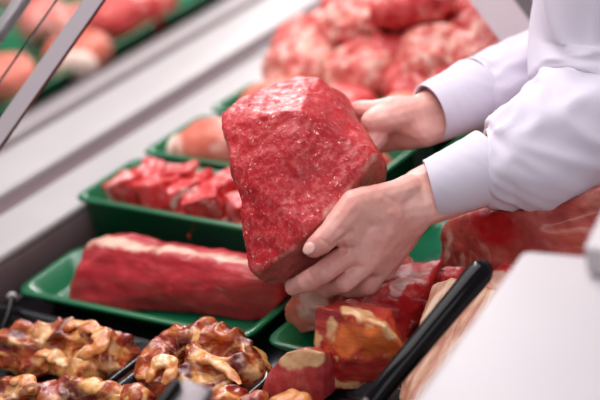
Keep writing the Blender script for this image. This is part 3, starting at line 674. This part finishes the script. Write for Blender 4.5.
def torso():
    bm = bmesh.new()
    caps(bm, (S1, .055), (mid, .10)); caps(bm, (S2, .055), (mid, .10)); caps(bm, (mid+Vector((0, -.08, 0)), .085), (mid+Vector((0, .08, 0)), .085), (hip+Vector((0, -.07, .1)), .085), (hip+Vector((0, .07, .1)), .085))
    caps(bm, (hip+Vector((0, -.07, 0)), .09), (hip+Vector((0, .07, 0)), .09), (hip+Vector((0, 0, .1)), .07))
    caps(bm, (mid+Vector((0, 0, .02)), .06), (neckp, .05)); caps(bm, (neckp, .05), (head+Vector((.02, 0, -.07)), .055))
    caps(bm, (head+Vector((.015, 0, .03)), .085), (head+Vector((-.03, 0, .02)), .075), (head+Vector((-.05, 0, -.075)), .038))
    caps(bm, (head+Vector((-.105, 0, .02)), .010), (head+Vector((-.125, 0, -.018)), .013))
    for s in (-1, 1):
        caps(bm, (head+Vector((.005, .083*s, .01)), .014), (head+Vector((.0, .086*s, -.02)), .009))
        hpn = hip+Vector((0, .09*s, -.03)); kn = hpn+Vector((-.03, .01*s, -.36)); 
        kn.z = max(kn.z, -.45); an = Vector((kn.x+.04, kn.y, -.80))
        caps(bm, (hpn, .085), (kn, .055)); caps(bm, (kn, .055), (an, .035)); caps(bm, (an+Vector((.01, 0, -.05)), .03), (an+Vector((-.15, .01*s, -.055)), .025)); caps(bm, (an, .035), (an+Vector((.01, 0, -.05)), .03))
    return remesh(bm, .007, 3)
bm = hand_arm(); tb = torso(); tmp = bpy.data.meshes.new('t'); tb.to_mesh(tmp); tb.free(); bm.from_mesh(tmp); bpy.data.meshes.remove(tmp)
person = obj('person', bm, M['skin'], loc=Vector((hip.x, hip.y, -.90)))
tag(person, 'person in a white coat leaning in from the right, holding large beef in both hands', 'person')
# thumb nail
bm = bmesh.new(); bmesh.ops.create_icosphere(bm, subdivisions=3, radius=1)
ax = (E(304, 256, 1.64)-E(318, 243, 1.64)).normalized(); nz = (RW @ Vector((-.25, .25, 1))).normalized(); ay = nz.cross(ax).normalized(); nz = ax.cross(ay)
cn = E(309, 248.5, 1.6335)
for v in bm.verts: q = v.co.copy(); v.co = cn+ax*q.x*.0068+ay*q.y*.0055+nz*q.z*.0016
obj('thumb_nail', bm, M['nail'], person)
# sleeves
def sleeve(path, seed, nm, mat, cuff=False, th=.0022, n=72, wr=.004, useam=None):
    P2 = spline([(*E(u, v, d), r*d/F) for u, v, d, r in path], 14)
    bm = bmesh.new(); rings = tube(bm, [p[:3] for p in P2], [p[3] for p in P2], n, cap=False, up=toward)
    bm.normal_update(); L = len(rings); mv = {}
    for i, r in enumerate(rings):
        for k, v in enumerate(r):
            s_ = i/L; a = 2*math.pi*k/n
            env = 1 if cuff is False else .12
            f = noise.noise(Vector((s_*7+math.cos(a)*1.2, math.sin(a)*1.2+s_*2.5, seed)))
            f2 = 1-abs(noise.noise(Vector((s_*4+math.cos(a)*1.8+2*s_, math.sin(a)*1.8-s_*5, seed+9))))*2.6
            mv[v] = v.normal*(f*wr+max(-.5, f2)*wr*.8)*env*min(1, .2+i/14)
    for v, d_ in mv.items(): v.co += d_
    # inner layer so that the cloth has thickness
    g = bmesh.ops.solidify(bm, geom=list(bm.faces), thickness=th)
    bmesh.ops.recalc_face_normals(bm, faces=bm.faces)
    return obj(nm, bm, mat, person)
sleeve([(487, 166, 1.71, 36), (500, 165, 1.71, 46), (530, 156, 1.715, 58), (568, 138, 1.73, 66), (598, 105, 1.75, 70), (606, 50, 1.76, 73), (612, -30, 1.74, 74), (634, -130, 1.725, 74)], 3, 'sleeve', M['cloth'], wr=.0055)
cuff_ = sleeve([(430, 188, 1.70, 29), (445, 184, 1.70, 32), (470, 174, 1.705, 35), (489, 166, 1.71, 38)], 4, 'cuff', M['cloth'], cuff=True, wr=.003)
sleeve([(472, 93, 1.83, 35), (486, 91, 1.84, 38), (530, 75, 1.88, 41), (575, 62, 1.93, 46), (618, 36, 1.97, 52), (660, -60, 1.98, 60), (735, -200, 1.96, 66)], 6, 'sleeve', M['cloth'], wr=.0035)
sleeve([(430, 113, 1.80, 30), (440, 109, 1.805, 31.5), (458, 101, 1.815, 33), (474, 93, 1.83, 35.5)], 7, 'cuff', M['cloth'], cuff=True, wr=.003)
# cuff buttons
bm = bmesh.new(); 
c0 = E(476, 171, 1.672); bmesh.ops.create_cone(bm, segments=20, radius1=.0045, radius2=.0045, depth=.002, cap_ends=True, matrix=Matrix.Translation(c0) @ RW.to_4x4())
obj('button', bm, M['tag'], cuff_)
bm = bmesh.new()
caps(bm, (S1+Vector((0, 0, .0)), .078), (mid, .125)); caps(bm, (S2, .078), (mid, .125)); caps(bm, (mid+Vector((0, -.08, 0)), .125), (mid+Vector((0, .08, 0)), .125), (hip+Vector((0, -.08, 0)), .14), (hip+Vector((0, .08, 0)), .14))
caps(bm, (hip+Vector((0, -.08, 0)), .14), (hip+Vector((0, .08, 0)), .14), (hip+Vector((.01, -.09, -.22)), .15), (hip+Vector((.01, .09, -.22)), .15))
bm = rough(remesh(bm, .006, 4), [(.008, 9, 'n'), (.003, 28, 'r')], 8); obj('coat', bm, M['cloth'], person)
bm = bmesh.new()
for s in (-1, 1):
    hpn = hip+Vector((0, .09*s, -.03)); kn = hpn+Vector((-.03, .01*s, -.36)); kn.z = max(kn.z, -.45); an = Vector((kn.x+.04, kn.y, -.80)); caps(bm, (hpn, .10), (kn, .07)); caps(bm, (kn, .07), (an, .06))
obj('trousers', rough(remesh(bm, .008, 3), [(.006, 12, 'n')], 9), M['trouser'], person)
bm = bmesh.new(); caps(bm, (head+Vector((.035, 0, .045)), .088), (head+Vector((-.02, 0, .058)), .076), (head+Vector((.05, 0, -.03)), .06))
obj('hair', rough(remesh(bm, .005, 2), [(.004, 30, 'n')], 10), M['hair'], person)
for s in (-1, 1):
    bm = bmesh.new(); bmesh.ops.create_icosphere(bm, subdivisions=2, radius=.011); bmesh.ops.translate(bm, verts=bm.verts, vec=head+Vector((-.094, .032*s, .015))); obj('eye', bm, M['iris'], person)
bm = bmesh.new(); bmesh.ops.create_icosphere(bm, subdivisions=2, radius=1)
for v in bm.verts: v.co = head+Vector((-.088+v.co.x*.008, v.co.y*.024, -.066+v.co.z*.007))
obj('mouth', bm, M['lip'], person)

# ------------------------------------------------------------------ light
w = bpy.data.worlds.new('shop_light'); S.world = w; w.use_nodes = True
bgd = w.node_tree.nodes['Background']; bgd.inputs[0].default_value = (.93, .92, 1.0, 1); bgd.inputs[1].default_value = .29
def area(name, loc, target, sx, sy, power, col=(1, 1, 1)):
    l = bpy.data.lights.new(name, 'AREA'); l.shape = 'RECTANGLE'; l.size = sx; l.size_y = sy; l.energy = power; l.color = col
    o = bpy.data.objects.new(name, l); COL.objects.link(o); o.location = loc
    o.rotation_euler = (Vector(target)-Vector(loc)).to_track_quat('-Z', 'Y').to_euler(); return o
area('ceiling_panel', (-.2, .3, 2.0), (.3, .2, 0), 1.6, 2.4, 54, (1, .97, .98))
area('case_tube', (-.45, 1.1, 1.0), (.25, .2, .05), .15, 1.8, 15, (1, .95, .95))
area('front_fill', (2.6, -1.6, 1.9), (.4, .2, 0), 1.6, 1.6, 24, (.95, .96, 1))  # unseen fill lamp added behind the camera to lift front faces
S.view_settings.view_transform = 'Standard'; S.view_settings.look = 'None'; S.view_settings.gamma = 1; S.view_settings.use_curve_mapping = False
S.view_settings.exposure = .0
